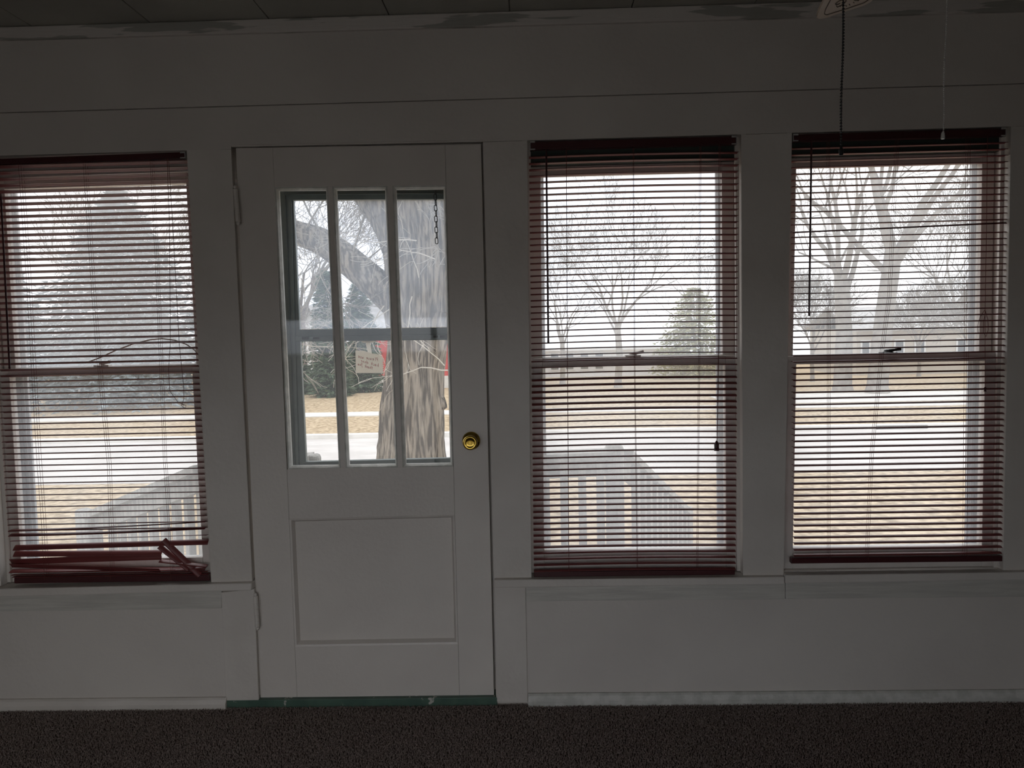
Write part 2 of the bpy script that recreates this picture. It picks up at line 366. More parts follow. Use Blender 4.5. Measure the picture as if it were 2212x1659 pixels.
def frame(op, mb, u0, u1, v0, v1, y0, y1, l, r, t, bt):
    op.bar(mb, u0, u0+l, v0, v1, y0, y1); op.bar(mb, u1-r, u1, v0, v1, y0, y1)
    op.bar(mb, u0+l, u1-r, v0, v0+t, y0, y1); op.bar(mb, u0+l, u1-r, v1-bt, v1, y0, y1); return mb
def make_window(n, label, meet_px, head_mat, head_h, sillq, pane_mats):
    op = Opening(WIN[n]); W, H = op.w, op.h
    root = empty(f'window_{n}', op.pt(W/2, H, 0.07)); tag(root, label, 'window', kind='structure')
    jamb = MB()
    op.bar(jamb, -0.018, 0, 0, H, 0.001, WTH); op.bar(jamb, W, W+0.018, 0, H, 0.001, WTH); op.bar(jamb, -0.018, W+0.018, -0.018, 0, 0.001, WTH)
    op.bar(jamb, 0.0005, W-0.0005, H-0.001, H+0.03, 0.0605, WTH+0.03)
    jamb.build('jamb', 'trim_paint', root)
    stop = MB(); op.bar(stop, 0, 0.012, 0, H-0.002, 0.036, 0.048); op.bar(stop, W-0.012, W, 0, H-0.002, 0.036, 0.048)
    stop.build('stop_bead', 'trim_paint', root)
    hb = MB(); op.bar(hb, 0.001, W-0.001, 0.001, head_h, 0.05, 0.125); hb.build('head_board', head_mat, root)
    _, vm = op.inv(*meet_px, 0.049)
    up = MB(); frame(op, up, 0.003, W-0.003, head_h, vm+0.028, 0.087, 0.121, 0.045, 0.045, 0.034, 0.03); up.build('upper_sash', 'sash_paint', root, bevel=0.002)
    lo = MB(); frame(op, lo, 0.003, W-0.003, vm, H-0.003, 0.049, 0.085, 0.045, 0.045, 0.031, 0.078); lo.build('lower_sash', 'sash_paint', root, bevel=0.002)
    st = MB()
    frame(op, st, 0.002, W-0.002, 0.03, H-0.004, 0.131, 0.142, 0.058, 0.058, 0.05, 0.06)
    for d in (0.012, 0.028, 0.044): 
        op.bar(st, d, d+0.005, 0.03, H-0.004, 0.124, 0.131); op.bar(st, W-d-0.005, W-d, 0.03, H-0.004, 0.124, 0.131)
    op.bar(st, 0.06, W-0.06, vm+0.005, vm+0.03, 0.134, 0.142)
    st.build('storm_frame', 'aluminium', root)
    g = MB(); op.bar(g, 0.046, W-0.046, head_h+0.03, vm+0.002, 0.103, 0.106); g.build('upper_pane', pane_mats[0], root)
    g = MB(); op.bar(g, 0.046, W-0.046, vm+0.03, H-0.078, 0.066, 0.069); g.build('lower_pane', pane_mats[1], root)
    # sash lock on the meeting rail
    um = W*0.5; c = Vector(op.pt(um, vm, 0.07)); lk = MB()
    lk.lathe(c+Vector((0, 0, -0.001)), (0, 0, 1), [(0, 0.026), (0.006, 0.025), (0.010, 0.014), (0.016, 0.012), (0.018, 0.006)], 14)
    lk.box(c.x-0.028, c.x+0.028, c.y-0.014, c.y+0.012, c.z-0.001, c.z+0.006)
    lk.tube([c+Vector((0, -0.008, 0.012)), c+Vector((0.018, -0.015, 0.015)), c+Vector((0.038, -0.016, 0.019))], [0.006, 0.005, 0.007], 8)
    lk.build('sash_lock', 'dark_metal' if n == 3 else 'sash_paint', root, smooth=False)
    # stool (inner sill)
    fr = [P(x, y, -0.024) for x, y in reversed(sillq)]
    s = MB().prism(fr, [(p.x, 0.06, p.z) for p in fr]); s.build('sill_board', 'trim_paint', root, bevel=0.004)
    return op, root, vm
op1, win1, vm1 = make_window(1, 'left window half out of frame with a broken red blind', (230, 792), 'sash_paint', 0.068, [(XL, 1280), (543, 1260), (543, 1276), (XL, 1299)], ('film_glass', 'dusty_glass'))
op2, win2, vm2 = make_window(2, 'middle window directly right of the door', (1368, 771), 'dark_green_paint', 0.075, [(1067, 1253), (1695, 1246.5), (1695, 1263), (1067, 1270.5)], ('dusty_glass', 'film_glass'))
op3, win3, vm3 = make_window(3, 'rightmost window, raised blind showing a strip of sill', (1920, 765), 'dark_green_paint', 0.07, [(1696, 1243), (XR, 1231), (XR, 1248), (1696, 1261)], ('dusty_glass', 'dusty_glass'))

# ------------------------------------------------------------------ the door
door = empty('door_1', P(800, 1510, 0.03)); tag(door, 'white wooden door with three tall panes and brass knob', 'door', kind='structure')
YD0, YD1 = 0.016, 0.058
def dboard(name, q, y0=YD0, y1=YD1, m='door_paint', parent=door, bevel=0.0005):
    return MB().board(q, y0, y1).build(name, m, parent, bevel=bevel)
lL = ln((320, 509.5), (1509, 562.5))          # outer left edge x as a function of y
S = {'ol': ((509.5, 320), (562.5, 1509)), 'or': ((1039, 311), (1067, 1503)), 'il': ((593, 404), (637, 1397)), 'ir': ((963.5, 400), (989.5, 1391))}
def ex(k, y):
    (xa, ya), (xb, yb) = S[k]; return xa+(xb-xa)*(y-ya)/(yb-ya)
dboard('stile', [(509.5, 320), (ex('il', 319)-0.4, 318.6), (ex('il', 1508)-0.4, 1508), (562.5, 1509)])
dboard('stile', [(ex('ir', 312)+0.4, 312.5), (1039, 311), (1067, 1503), (ex('ir', 1504)+0.4, 1504)])
dboard('top_rail', [(ex('il', 318), 318.4), (ex('ir', 312), 312.7), (ex('ir', 400), 400), (ex('il', 404), 404)])
dboard('lock_rail', [(ex('il', 1014), 1014), (ex('ir', 1008), 1008), (ex('ir', 1112), 1112), (ex('il', 1121), 1121)])
dboard('bottom_rail', [(ex('il', 1397), 1397), (ex('ir', 1391), 1391), (ex('ir', 1504), 1504), (ex('il', 1508), 1508)])
dboard('muntin', [(708.5, 403), (718, 403), (746.5, 1012), (736.5, 1012)])
dboard('muntin', [(836.5, 401.5), (847.5, 401.5), (869.5, 1010), (859.5, 1010)])
# recessed lower panel with its sticking
dboard('panel', [(ex('il', 1118)-6, 1118), (ex('ir', 1110)+6, 1110), (ex('ir', 1394)+6, 1394), (ex('il', 1400)-6, 1400)], 0.038, 0.048, bevel=0)
def moulding(name, q, w, ya, yb, yc, m):
    """four-sided bevelled bead running round the inside of a pixel quad q"""
    cs = [P(x, y, ya) for x, y in q]; c = sum(cs, Vector())/4; mb = MB()
    ins = []
    for p in cs:
        ins.append(Vector((p.x+(w if p.x < c.x else -w), 0, p.z+(w if p.z < c.z else -w))))
    rings = [[(p.x, yb, p.z) for p in cs], [(p.x, ya, p.z) for p in cs]]
    h = [(p+ (i-p)*0.45) for p, i in zip(cs, ins)]
    rings.append([(p.x, ya+0.0015, p.z) for p in h]); rings.append([(i.x, yc, i.z) for i in ins]); rings.append([(i.x, yb, i.z) for i in ins])
    for r in rings: mb.v += r
    for a in range(4):
        for k in range(4):
            k2 = (k+1) % 4; mb.f.append((a*4+k, a*4+k2, (a+1)*4+k2, (a+1)*4+k))
    return mb.build(name, m, door)
moulding('panel_moulding', [(ex('il', 1121), 1121), (ex('ir', 1112), 1112), (ex('ir', 1391), 1391), (ex('il', 1397), 1397)], 0.015, 0.0165, 0.0385, 0.037, 'door_paint')
panes = [[(593, 404), (708.5, 403), (736.5, 1012.5), (622, 1014)], [(718, 403), (836.5, 401.5), (859.5, 1010), (746.5, 1012)], [(847.5, 401.5), (963.5, 400), (979, 1008), (869.5, 1010)]]
for q in panes:
    moulding('pane_bead', q, 0.011, 0.018, 0.044, 0.032, 'putty')
    cs = [P(x, y, YD0) for x, y in reversed(q)]
    MB().prism([(p.x, 0.036, p.z) for p in cs], [(p.x, 0.039, p.z) for p in cs]).build('pane', 'clear_glass', door)
# hinges, knob
for (xa, ya), (xb, yb) in (((507.5, 400), (515, 487)), ((551.5, 1280), (556.5, 1362))):
    h = MB(); p0 = P(xa, ya, -0.002); p1 = P(xb, yb, -0.002); d = (p1-p0); Lh = d.length
    prof = [(0, 0.002), (0.003, 0.006), (0.008, 0.007), (0.012, 0.005), (0.014, 0.008), (0.016, 0.009)]
    for k in range(1, 5): z = 0.016+(Lh-0.032)*k/5; prof += [(z-0.0006, 0.009), (z-0.0003, 0.0078), (z+0.0003, 0.0078), (z+0.0006, 0.009)]
    prof += [(Lh-0.016, 0.009), (Lh-0.014, 0.008), (Lh-0.012, 0.005), (Lh-0.008, 0.007), (Lh-0.003, 0.006), (Lh, 0.002)]
    hg = h.lathe(p0, d, prof, 14).build('hinge', 'trim_paint', door, smooth=False)
    lf = MB(); lf.prism([(p0.x+0.004, 0.0145, p0.z-0.01), (p0.x+0.012, 0.0145, p0.z-0.01), (p1.x+0.012, 0.0145, p1.z+0.01), (p1.x+0.004, 0.0145, p1.z+0.01)], [(p0.x+0.004, 0.0165, p0.z-0.01), (p0.x+0.012, 0.0165, p0.z-0.01), (p1.x+0.012, 0.0165, p1.z+0.01), (p1.x+0.004, 0.0165, p1.z+0.01)])
    lf.build('hinge_leaf', 'door_paint', hg)
kp = P(1018, 952, YD0)
kn = MB().lathe(kp, (0, -1, 0), [(-0.004, 0.033), (0.002, 0.0335), (0.006, 0.031), (0.010, 0.022), (0.012, 0.0135)], 32).build('rosette', 'brass', door, smooth=True)
MB().lathe(kp, (0, -1, 0), [(0.010, 0.012), (0.022, 0.0115), (0.030, 0.0165), (0.040, 0.0245), (0.050, 0.0270), (0.056, 0.0262), (0.0595, 0.0235), (0.0605, 0.021), (0.0585, 0.0165), (0.0575, 0.009)], 32).build('knob', 'brass', door, smooth=True)
MB().lathe(kp, (0, -1, 0), [(0.056, 0.0075), (0.0605, 0.0075), (0.0615, 0.0065)], 20).box(kp.x-0.006, kp.x+0.006, kp.y-0.0640, kp.y-0.061, kp.z-0.0012, kp.z+0.0012).build('lock_button', 'brass', door)
# jamb around the door, stop strip at the head, green threshold
j = MB()
j.board([(489, 312), (499, 312), (556.5, 1514), (547, 1514)], 0.0125, WTH); j.board([(1043.5, 302), (1053, 302), (1081, 1510), (1071.5, 1510)], 0.0125, WTH)
j.board([(489, 302), (1053, 292), (1053, 302), (489, 313)], 0.0125, WTH)
j.board([(497, 312), (520, 312), (572, 1514), (554, 1514)], 0.0615, 0.09); j.board([(1028, 302), (1046, 302), (1074, 1510), (1056, 1510)], 0.0615, 0.09); j.board([(497, 311), (1046, 300), (1046, 330), (497, 341)], 0.0615, 0.09)  # unseen stops added behind the slab to block light through the gap
jo = j.build('trim_2', 'trim_paint'); tag(jo, 'painted jamb lining around the door', 'trim', kind='structure')
h = MB(); h.board([(499, 313.2), (1043, 302.4), (1043, 305.8), (499, 317)], 0.003, 0.0145)
h.build('head_stop', 'trim_paint', jo, bevel=0.001)
th = MB(); th.board([(489, 1513), (1074, 1506.5), (1074, 1526), (489, 1532)], -0.004, WTH+0.02)
tho = th.build('trim_3', 'green_paint', bevel=0.002); tag(tho, 'chipped green threshold under the door', 'threshold', kind='structure')

# storm door behind
sd = empty('door_2', P(800, 1510, 0.13)); tag(sd, 'grey-green metal storm door seen through the door panes', 'door', kind='structure')
YS0, YS1 = 0.122, 0.15
def sboard(name, q, y0=YS0, y1=YS1, m='storm_metal', bevel=0.002): return MB().board(q, y0, y1).build(name, m, sd, bevel=bevel)
gu = [(634, 432), (958, 430), (967, 706), (649, 711)]; gl = [(653, 738), (968.5, 735), (976, 990), (661, 998)]
sboard('stile', [(596, 300), (612, 300), (653, 1500), (628, 1500)], 0.112, 0.15, 'dark_green_paint')
sboard('stile', [(612.5, 380), (628, 380), (658, 1490), (653.5, 1490)])
sboard('stile', [(629, 380), (633.5, 432), (661, 998), (680, 1490), (659, 1490)], YS0+0.006)
sboard('stile', [(956, 300), (1020, 300), (1050, 1500), (984, 1500)])
sboard('top_rail', [(612, 300), (960, 300), (960, 418), (612, 420)], 0.10, 0.115, 'dark_green_paint')
sboard('top_rail', [(626, 416), (962, 414), (962, 430), (626, 432)])
sboard('middle_rail', [(640, 712), (972, 707), (972, 722), (640, 727)], YS0)
sboard('middle_rail', [(638, 727), (972, 722), (972, 734.5), (638, 738)], YS0-0.006, YS1)
for xa, xb in ((652, 668), (676, 690), (936, 946), (950, 966)):
    sboard('catch', [(xa, 728.2-0.012*(xa-652)), (xb, 728-0.012*(xb-652)), (xb, 733-0.012*(xb-652)), (xa, 733.2-0.012*(xa-652))], YS0-0.0065, YS0-0.005, 'dark_metal', 0)
sboard('bottom_rail', [(655, 998), (985, 989.5), (1000, 1490), (680, 1490)])
MB().board(gu, 0.135, 0.138).build('upper_pane', 'hazy_glass', sd)
MB().board(gl, 0.135, 0.138).build('lower_pane', 'clear_glass', sd)

# ------------------------------------------------------------------ venetian blinds
def slat_mesh(name, length, width, crown, arch, m='burgundy', nseg=10, twist=0.0):
    mb = MB(); na = 4; th = 0.0005
    for side in (0, 1):
        for i in range(nseg+1):
            s = i/nseg-0.5; x = s*length; za = -arch*(2*s)**2; tw = twist*(s+0.5)
            for k in range(na+1):
                w = k/na-0.5; y = w*width; z = -crown*(2*w)**2 + (th if side == 0 else -th)
                y2 = y*math.cos(tw)-z*math.sin(tw); z2 = y*math.sin(tw)+z*math.cos(tw)
                mb.v.append((x, y2, z2+za))
    o = (nseg+1)*(na+1)
    for i in range(nseg):
        for k in range(na):
            a = i*(na+1)+k; q = (a, a+na+1, a+na+2, a+1)
            mb.f.append(q); mb.f.append(tuple(o+x for x in reversed(q)))
    for i in range(nseg):
        for k in (0, na):
            a = i*(na+1)+k; b_ = a+na+1; mb.f.append((a, o+a, o+b_, b_) if k == 0 else (b_, o+b_, o+a, a))
    me = bpy.data.meshes.new(name); me.from_pydata(mb.v, [], mb.f); me.materials.append(M[m])
    me.polygons.foreach_set('use_smooth', [True]*len(me.polygons)); me.update(); return me
YBL = 0.017                      # depth of the blinds in their openings
def orient(o, a, c, tilt):
    """lay a slat mesh along a->c, rolled by tilt (room edge up for positive)"""
    a, c = Vector(a), Vector(c); x = (c-a).normalized(); z0 = Vector((0, 0, 1)); y = z0.cross(x).normalized(); z = x.cross(y)
    y2 = y*math.cos(tilt)-z*math.sin(tilt); z2 = y*math.sin(tilt)+z*math.cos(tilt)
    m = Matrix((x, y2, z2)).transposed().to_4x4(); o.rotation_euler = m.to_euler()
def slat_obj(me, parent, a, c, tilt):
    o = bpy.data.objects.new('slat', me); col.objects.link(o); o.parent = parent
    o.location = (Vector(a)+Vector(c))/2-world_loc(parent); orient(o, a, c, tilt); return o
def make_blind(name, label, head, field, ys, arch, tilt_fn, cords, brail, extra=None):
    """head: headrail pixel quad; field: slat end pixels (tl, tr, br, bl); ys: list of fractions 0..1 down the field"""
    c = [P(x, y, YBL) for x, y in field]; hq = [P(x, y, YBL-0.013) for x, y in head]
    root = empty('venetian_blind', (c[3]+c[2])/2); tag(root, label, 'blind', 'burgundy venetian blinds in the windows')
    fr = list(reversed(hq)); MB().prism(fr, [(p.x, YBL+0.013, p.z) for p in fr]).build('headrail', 'burgundy_dark', root, bevel=0.001)
    for p, s in ((hq[0], -1), (hq[1], 1)):
        q = p if s < 0 else hq[1]; x0 = q.x+s*0.001; x1 = q.x-s*0.016
        zt = q.z+0.002; zb = (hq[3].z if s < 0 else hq[2].z)-0.002
        mb = MB(); a, b_ = sorted((x0, x1)); mb.box(a, b_, YBL-0.016, YBL-0.0135, zt-0.006, zt); mb.box(a, b_, YBL-0.016, YBL-0.0135, zb, zb+0.004)
        mb.box(x0-0.001, x0+0.001, YBL-0.016, YBL+0.014, zb, zt); mb.build('bracket', 'clear_plastic', root)
    length = ((c[1]-c[0]).length+(c[2]-c[3]).length)/2
    me = slat_mesh('slat', length, 0.025, 0.0036, arch)
    slats = []
    for i, t in enumerate(ys):
        a = c[0].lerp(c[3], t); e = c[1].lerp(c[2], t); mid = (a+e)/2; d = (e-a).normalized()*length/2
        tl, da, de = tilt_fn(i, t)
        a2 = mid-d+Vector((0, 0, da)); e2 = mid+d+Vector((0, 0, de)); a2.z += arch*0.5; e2.z += arch*0.5
        slats.append(slat_obj(me, root, a2, e2, math.radians(tl)))
    if brail:
        q = [P(x, y, YBL-0.011) for x, y in brail]; fr = list(reversed(q))
        MB().prism(fr, [(p.x, YBL+0.011, p.z) for p in fr]).build('bottom_rail', 'burgundy_dark', root, bevel=0.003)
    for pts in cords:                # ladder cord: front and back strings and the lift cord between
        for nm, dy in (('ladder_cord', -0.0135), ('ladder_cord', 0.0135), ('lift_cord', 0.0)):
            MB().tube([P(x, y, YBL)+Vector((0, dy, 0)) for x, y in pts], 0.0006, 4).build(nm, 'cord', root)
    return root, c, me
def wand(root, a, b_, y):
    p, q = P(*a, y), P(*b_, y)
    w = MB().lathe(q, p-q, [(0, 0.0025), (0.004, 0.0042), (0.012, 0.0036), ((p-q).length-0.02, 0.0034), ((p-q).length, 0.002)], 6)
    w.build('tilt_wand', 'burgundy_dark', root)
def cordline(root, pts, y, r=0.0009, name='pull_cord', m='cord'):
    return MB().tube([P(px, py, y) for px, py in pts], r, 5).build(name, m, root)

f2 = [(1143, 338), (1594, 327), (1588, 1232), (1153, 1237)]
N2 = 69
def tilt2(i, t):
    y = 335+t*900
    if 798 < y < 880: return -13, 0, 0
    return (2 if y < 798 else -4*max(0, (y-1000)/230)), 0, 0
b2, c2, me2 = make_blind('venetian_blind', 'complete burgundy blind covering the whole window right of the door', [(1146, 306), (1590, 294.5), (1590, 311), (1146, 323)], f2,
    [i/(N2-1)*0.992 for i in range(N2)], 0.004, tilt2, [[(1223, 320), (1226, 800), (1229, 1240)], [(1368, 317), (1371, 800), (1377, 1236)], [(1513, 313), (1510, 800), (1506, 1234)]],
    [(1153, 1235.5), (1588, 1231), (1588, 1242), (1153, 1247)])
wand(b2, (1180, 322), (1184.5, 742), YBL-0.018)
cordline(b2, [(1553, 312), (1553, 600), (1551, 800), (1549, 955)], YBL-0.017); cordline(b2, [(1556, 312), (1555, 600), (1552, 820), (1549, 955)], YBL-0.0165)
t_ = P(1548, 952, YBL-0.017); MB().lathe(t_, (0, 0, -1), [(0, 0.002), (0.006, 0.006), (0.012, 0.009), (0.026, 0.0085), (0.031, 0.011), (0.036, 0.010)], 8).build('tassel', 'burgundy_dark', b2)

f3 = [(1711, 320), (2173, 307), (2162, 1200), (1712, 1206)]
N3 = 67
def tilt3(i, t):
    if i == 13: return -14, -0.004, 0.011
    return -2-3*t, 0, 0
b3, c3, me3 = make_blind('venetian_blind', 'burgundy blind in the rightmost window, hanging just short of its sill', [(1714, 290.5), (2172, 277), (2172, 293), (1714, 304.5)], f3,
    [i/(N3-1)*0.99 for i in range(N3)], 0.0, tilt3, [[(1789, 303), (1790, 700), (1790, 1206)], [(1938, 300), (1921, 640), (1905, 760), (1883, 980), (1872, 1206)], [(2091, 294), (2088, 700), (2084, 1202)]],
    [(1709, 1206), (2168, 1201), (2168, 1213), (1709, 1218)])
wand(b3, (1753, 304), (1748, 683), YBL-0.018)
cordline(b3, [(2133, 293), (2131, 500), (2128, 670), (2128, 842)], YBL-0.017)
cordline(b3, [(2127, 670), (2117, 685), (2112, 705), (2113, 722)], YBL-0.0175); cordline(b3, [(2128, 670), (2134, 690), (2135, 712), (2130, 727), (2124, 718), (2125, 695), (2129, 672)], YBL-0.0172)
t_ = P(2128, 836, YBL-0.017); MB().lathe(t_, (0, 0, -1), [(0, 0.002), (0.004, 0.005), (0.01, 0.0035), (0.016, 0.005)], 8).build('tassel', 'burgundy_dark', b3)

f1 = [(-33, 352), (404, 340), (452.5, 1255), (29, 1262)]
N1 = 60; s1 = 13.05/911
def tilt1(i, t): return (15, 0, 0) if t < 0.5 else (12, 0, 0)
b1, c1, me1 = make_blind('venetian_blind', 'damaged burgundy blind with bent and snapped lower slats, left window', [(-36, 344.5), (399, 328.5), (399, 341), (-36, 357)], f1,
    [0.008+i*s1 for i in range(N1+1)], 0.0, tilt1, [[(45, 355), (62, 600), (72, 780), (85, 1000), (94, 1120), (101, 1250)], [(184, 350), (203, 640), (214, 780), (236, 1000), (240, 1120), (243, 1250)], [(328, 345), (341, 600), (348, 780), (357, 1000), (366, 1120), (373, 1250)]],
    [(30, 1248), (452, 1242), (453, 1255), (30, 1261)])
wand(b1, (2, 418), (21, 797), YBL-0.018)
cordline(b1, [(361, 342), (366, 480), (368, 740), (364, 800), (367, 845), (384, 868), (398, 876)], YBL-0.017); cordline(b1, [(364, 342), (374, 500), (387, 740), (397, 840), (397, 862), (392, 876), (400, 883), (402, 876), (393, 872)], YBL-0.0175)
def odd(pa, pb, width, tilt, dy=0.0, crown=0.0016, twist=0.0, dyb=None, cuts=None):
    a = P(*pa, YBL+dy); e = P(*pb, YBL+(dy if dyb is None else dyb)); L_ = (e-a).length
    me = slat_mesh('bent_slat', L_, width, crown, 0.0 if cuts is None else cuts, twist=math.radians(twist))
    o = slat_obj(me, b1, a, e, math.radians(tilt)); o.name = 'bent_slat'; return o
odd((22, 1147), (446, 1128), 0.025, -6, cuts=-0.003, twist=-14)
odd((22, 1157), (445, 1142), 0.025, -13, cuts=-0.004, twist=-8)
odd((26, 1168), (449, 1155), 0.025, 8, crown=0.0008)
odd((30, 1183), (450, 1170), 0.025, -40, dy=-0.002)
odd((30, 1196), (350, 1194), 0.025, -44, dy=-0.004)
odd((23, 1213), (349, 1201), 0.027, 58, dy=-0.004, twist=-34)
odd((23, 1221), (345, 1231), 0.026, 48, dy=-0.009, twist=6)
odd((23, 1233), (445, 1227), 0.026, -14, dy=0.004)
odd((28, 1241), (450, 1233), 0.025, 6, dy=0.006)
odd((30, 1245), (452, 1238), 0.025, 3, dy=0.002)
odd((353, 1166), (432, 1243), 0.022, -58, dy=-0.010)
odd((344, 1180), (408, 1230), 0.020, -52, dy=-0.013)
odd((345, 1211), (447, 1222), 0.022, -14, dy=-0.012)
odd((380, 1230), (446, 1224), 0.020, -10, dy=-0.006)
cane = MB().tube([P(x, y, 0.042) for x, y in ((188, 783), (215, 773), (250, 757), (290, 742), (325, 734), (350, 731.5), (378, 735), (403, 744), (420, 756), (431, 770))], 0.0024, 6).build('bent_strip', 'pale_twig', smooth=True, at=P(300, 785, 0.042))
tag(cane, 'thin pale bent strip arching over the left window meeting rail', 'strip')
# ------------------------------------------------------------------ ceiling fan: a blade tip and two pull chains reach into the picture
hub = Vector((0.695, -1.37, 0)); zb = P(1762, 36, -0.75).z
fan = empty('ceiling_fan', (hub.x, hub.y, ZC)); tag(fan, 'ceiling fan with scroll-printed tan blade and two pull chains', 'ceiling fan')
MB().lathe((hub.x, hub.y, ZC), (0, 0, -1), [(0, 0.065), (0.02, 0.065), (0.05, 0.03), (0.055, 0.013), (0.14, 0.013)], 20).build('downrod', 'fan_body', fan, smooth=False)
MB().lathe((hub.x, hub.y, ZC-0.13), (0, 0, -1), [(0, 0.05), (0.015, 0.10), (0.05, 0.125), (0.13, 0.125), (0.16, 0.10), (0.17, 0.07), (0.24, 0.06), (0.25, 0.03)], 28).build('motor_housing', 'fan_body', fan, smooth=False)
corner = P(1762, 36, -0.75)
dirb = Vector((corner.x-hub.x+0.075, corner.y-hub.y+0.02, 0)).normalized()
for k in range(5):
    az = -2*math.pi*k/5; d = Matrix.Rotation(az, 3, 'Z') @ dirb; sd_ = Vector((d.y, -d.x, 0)); pitch = math.radians(13)
    w = sd_*math.cos(pitch)+Vector((0, 0, 1))*math.sin(pitch); up = w.cross(d).normalized()
    if up.z < 0: up = -up
    Lb = 0.645; prof = []
    for t, hw in ((0.16, 0.050), (0.20, 0.056), (0.45, 0.066), (0.70, 0.071), (0.90, 0.072), (0.955, 0.070), (0.985, 0.063), (1.0, 0.050)): prof.append((t*Lb, hw))
    out = [(a, -h) for a, h in prof]+[(a, h) for a, h in reversed(prof)]
    c0 = Vector((hub.x, hub.y, zb+0.017))
    bl = MB().prism([c0+d*a+w*h-up*0.003 for a, h in out], [c0+d*a+w*h+up*0.003 for a, h in out]).build('blade', 'fan_blade', fan)
    MB().prism([c0+d*a+w*h+up*0.004 for a, h in ((0.09, -0.02), (0.20, -0.035), (0.20, 0.035), (0.09, 0.02))], [c0+d*a+w*h+up*0.009 for a, h in ((0.09, -0.02), (0.20, -0.035), (0.20, 0.035), (0.09, 0.02))]).build('blade_iron', 'fan_body', bl)
    if k == 0:      # printed border and scrolls on the underside
        ink = MB(); off = -up*0.0036
        def line(pts, r=0.0011): ink.tube([c0+d*a+w*h+off for a, h in pts], r, 4)
        line([(0.20*Lb, -0.042), (0.5*Lb, -0.050), (0.9*Lb, -0.056), (0.945*Lb, -0.053), (0.965*Lb, -0.045), (0.968*Lb, 0.0), (0.965*Lb, 0.045), (0.945*Lb, 0.053), (0.9*Lb, 0.056), (0.5*Lb, 0.050)])
        for cx_, ch_, s_ in ((0.875, -0.026, 1), (0.875, 0.026, -1), (0.80, 0.0, 1), (0.72, -0.026, -1), (0.72, 0.026, 1)):
            line([(cx_*Lb+math.cos(a*0.5)*(0.026-0.0016*a), ch_+s_*math.sin(a*0.5)*(0.020-0.0012*a)) for a in range(0, 15)], 0.0014)
        for q in range(8): line([(0.93*Lb-0.006*abs(q-3.5), -0.030+q*0.0085), (0.945*Lb-0.006*abs(q-3.5), -0.026+q*0.0085)], 0.0011)
        ink.build('printed_scrolls', 'fan_ink', bl)
def ball_chain(name, a, c, r, gap, m, end=None):
    a, c = Vector(a), Vector(c); n_ = int((a-c).length/gap); mb = MB()
    for i in range(n_+1):
        p = a.lerp(c, i/n_); p = p+Vector((0.0012*math.sin(i*.13), 0, 0))
        mb.lathe(p+Vector((0, 0, r)), (0, 0, -1), [(0.1*r, r*.4), (r*.5, r*.85), (r, r), (r*1.5, r*.85), (1.9*r, r*.4)], 6)
    mb.tube([a, c], r*0.35, 4); o = mb.build(name, m, fan)
    if end: MB().lathe(c, (0, 0, -1), end, 10).build('chain_pull', m, o)
pc = P(1817, 318, -1.44); ball_chain('pull_chain', (pc.x+0.002, pc.y, ZC-0.33), pc, 0.0022, 0.0049, 'dark_metal', [(0, 0.002), (0.004, 0.0035), (0.012, 0.0035), (0.014, 0.002)])
pc = P(2037, 284, -1.27); ball_chain('pull_chain', (pc.x+0.004, pc.y, ZC-0.30), pc, 0.0014, 0.0040, 'clear_plastic', [(0, 0.0012), (0.003, 0.003), (0.012, 0.0036), (0.014, 0.003)])

# ------------------------------------------------------------------ chain hanging in the storm door, paper note
ch = empty('door_chain', P(942, 528, 0.088)); tag(ch, 'short black link chain hanging behind the right door pane', 'chain')
p0, p1 = P(939.5, 402, 0.088), P(943, 520, 0.088); nl = 11
for i in range(nl):
    c_ = p0.lerp(p1, i/(nl-1)); lk = []; rr_ = 0.0052; hl = 0.0105
    for a in range(12):
        th_ = 2*math.pi*a/12; x_ = rr_*math.cos(th_); z_ = rr_*math.sin(th_)+(hl-rr_)*(1 if math.sin(th_) > 0 else -1)*1.15
        lk.append(c_+(Vector((x_, 0.0018, z_)) if i % 2 == 0 else Vector((0.0014+x_*0.25, x_, z_))))
    lk.append(lk[0]); MB().tube(lk, 0.0017, 5, cap=False).build('link', 'dark_metal', ch)
note = empty('paper_note', P(798, 806, 0.1345)); tag(note, 'small torn note with red handwriting taped to the storm door glass', 'note')
YN = 0.1325
pq = [(767.7, 757), (786, 757.5), (794, 760.5), (803, 763.5), (812, 764.5), (820, 766.5), (825.5, 771.6)]
for i in range(7): pq += [(825.7+0.2*i, 773.5+4.6*i), (829 if i % 2 else 828.2, 774.7+4.6*i), (829.3, 776.3+4.6*i), (826+0.2*i, 777.2+4.6*i)]
pq += [(829, 806), (768.7, 806)]
MB().board(pq, YN, YN+0.0006).build('sheet', 'paper', note)
MB().board([(788.5, 735.5), (798.5, 734.2), (803.5, 763.5), (794.5, 762)], YN-0.0006, YN).build('tape_strip', 'tape', note)
MB().board([(778, 736), (783, 735), (808, 734.6), (810, 738), (807, 740.2), (784, 741)], YN-0.0009, YN-0.0005).build('tape_strip', 'tape', note)
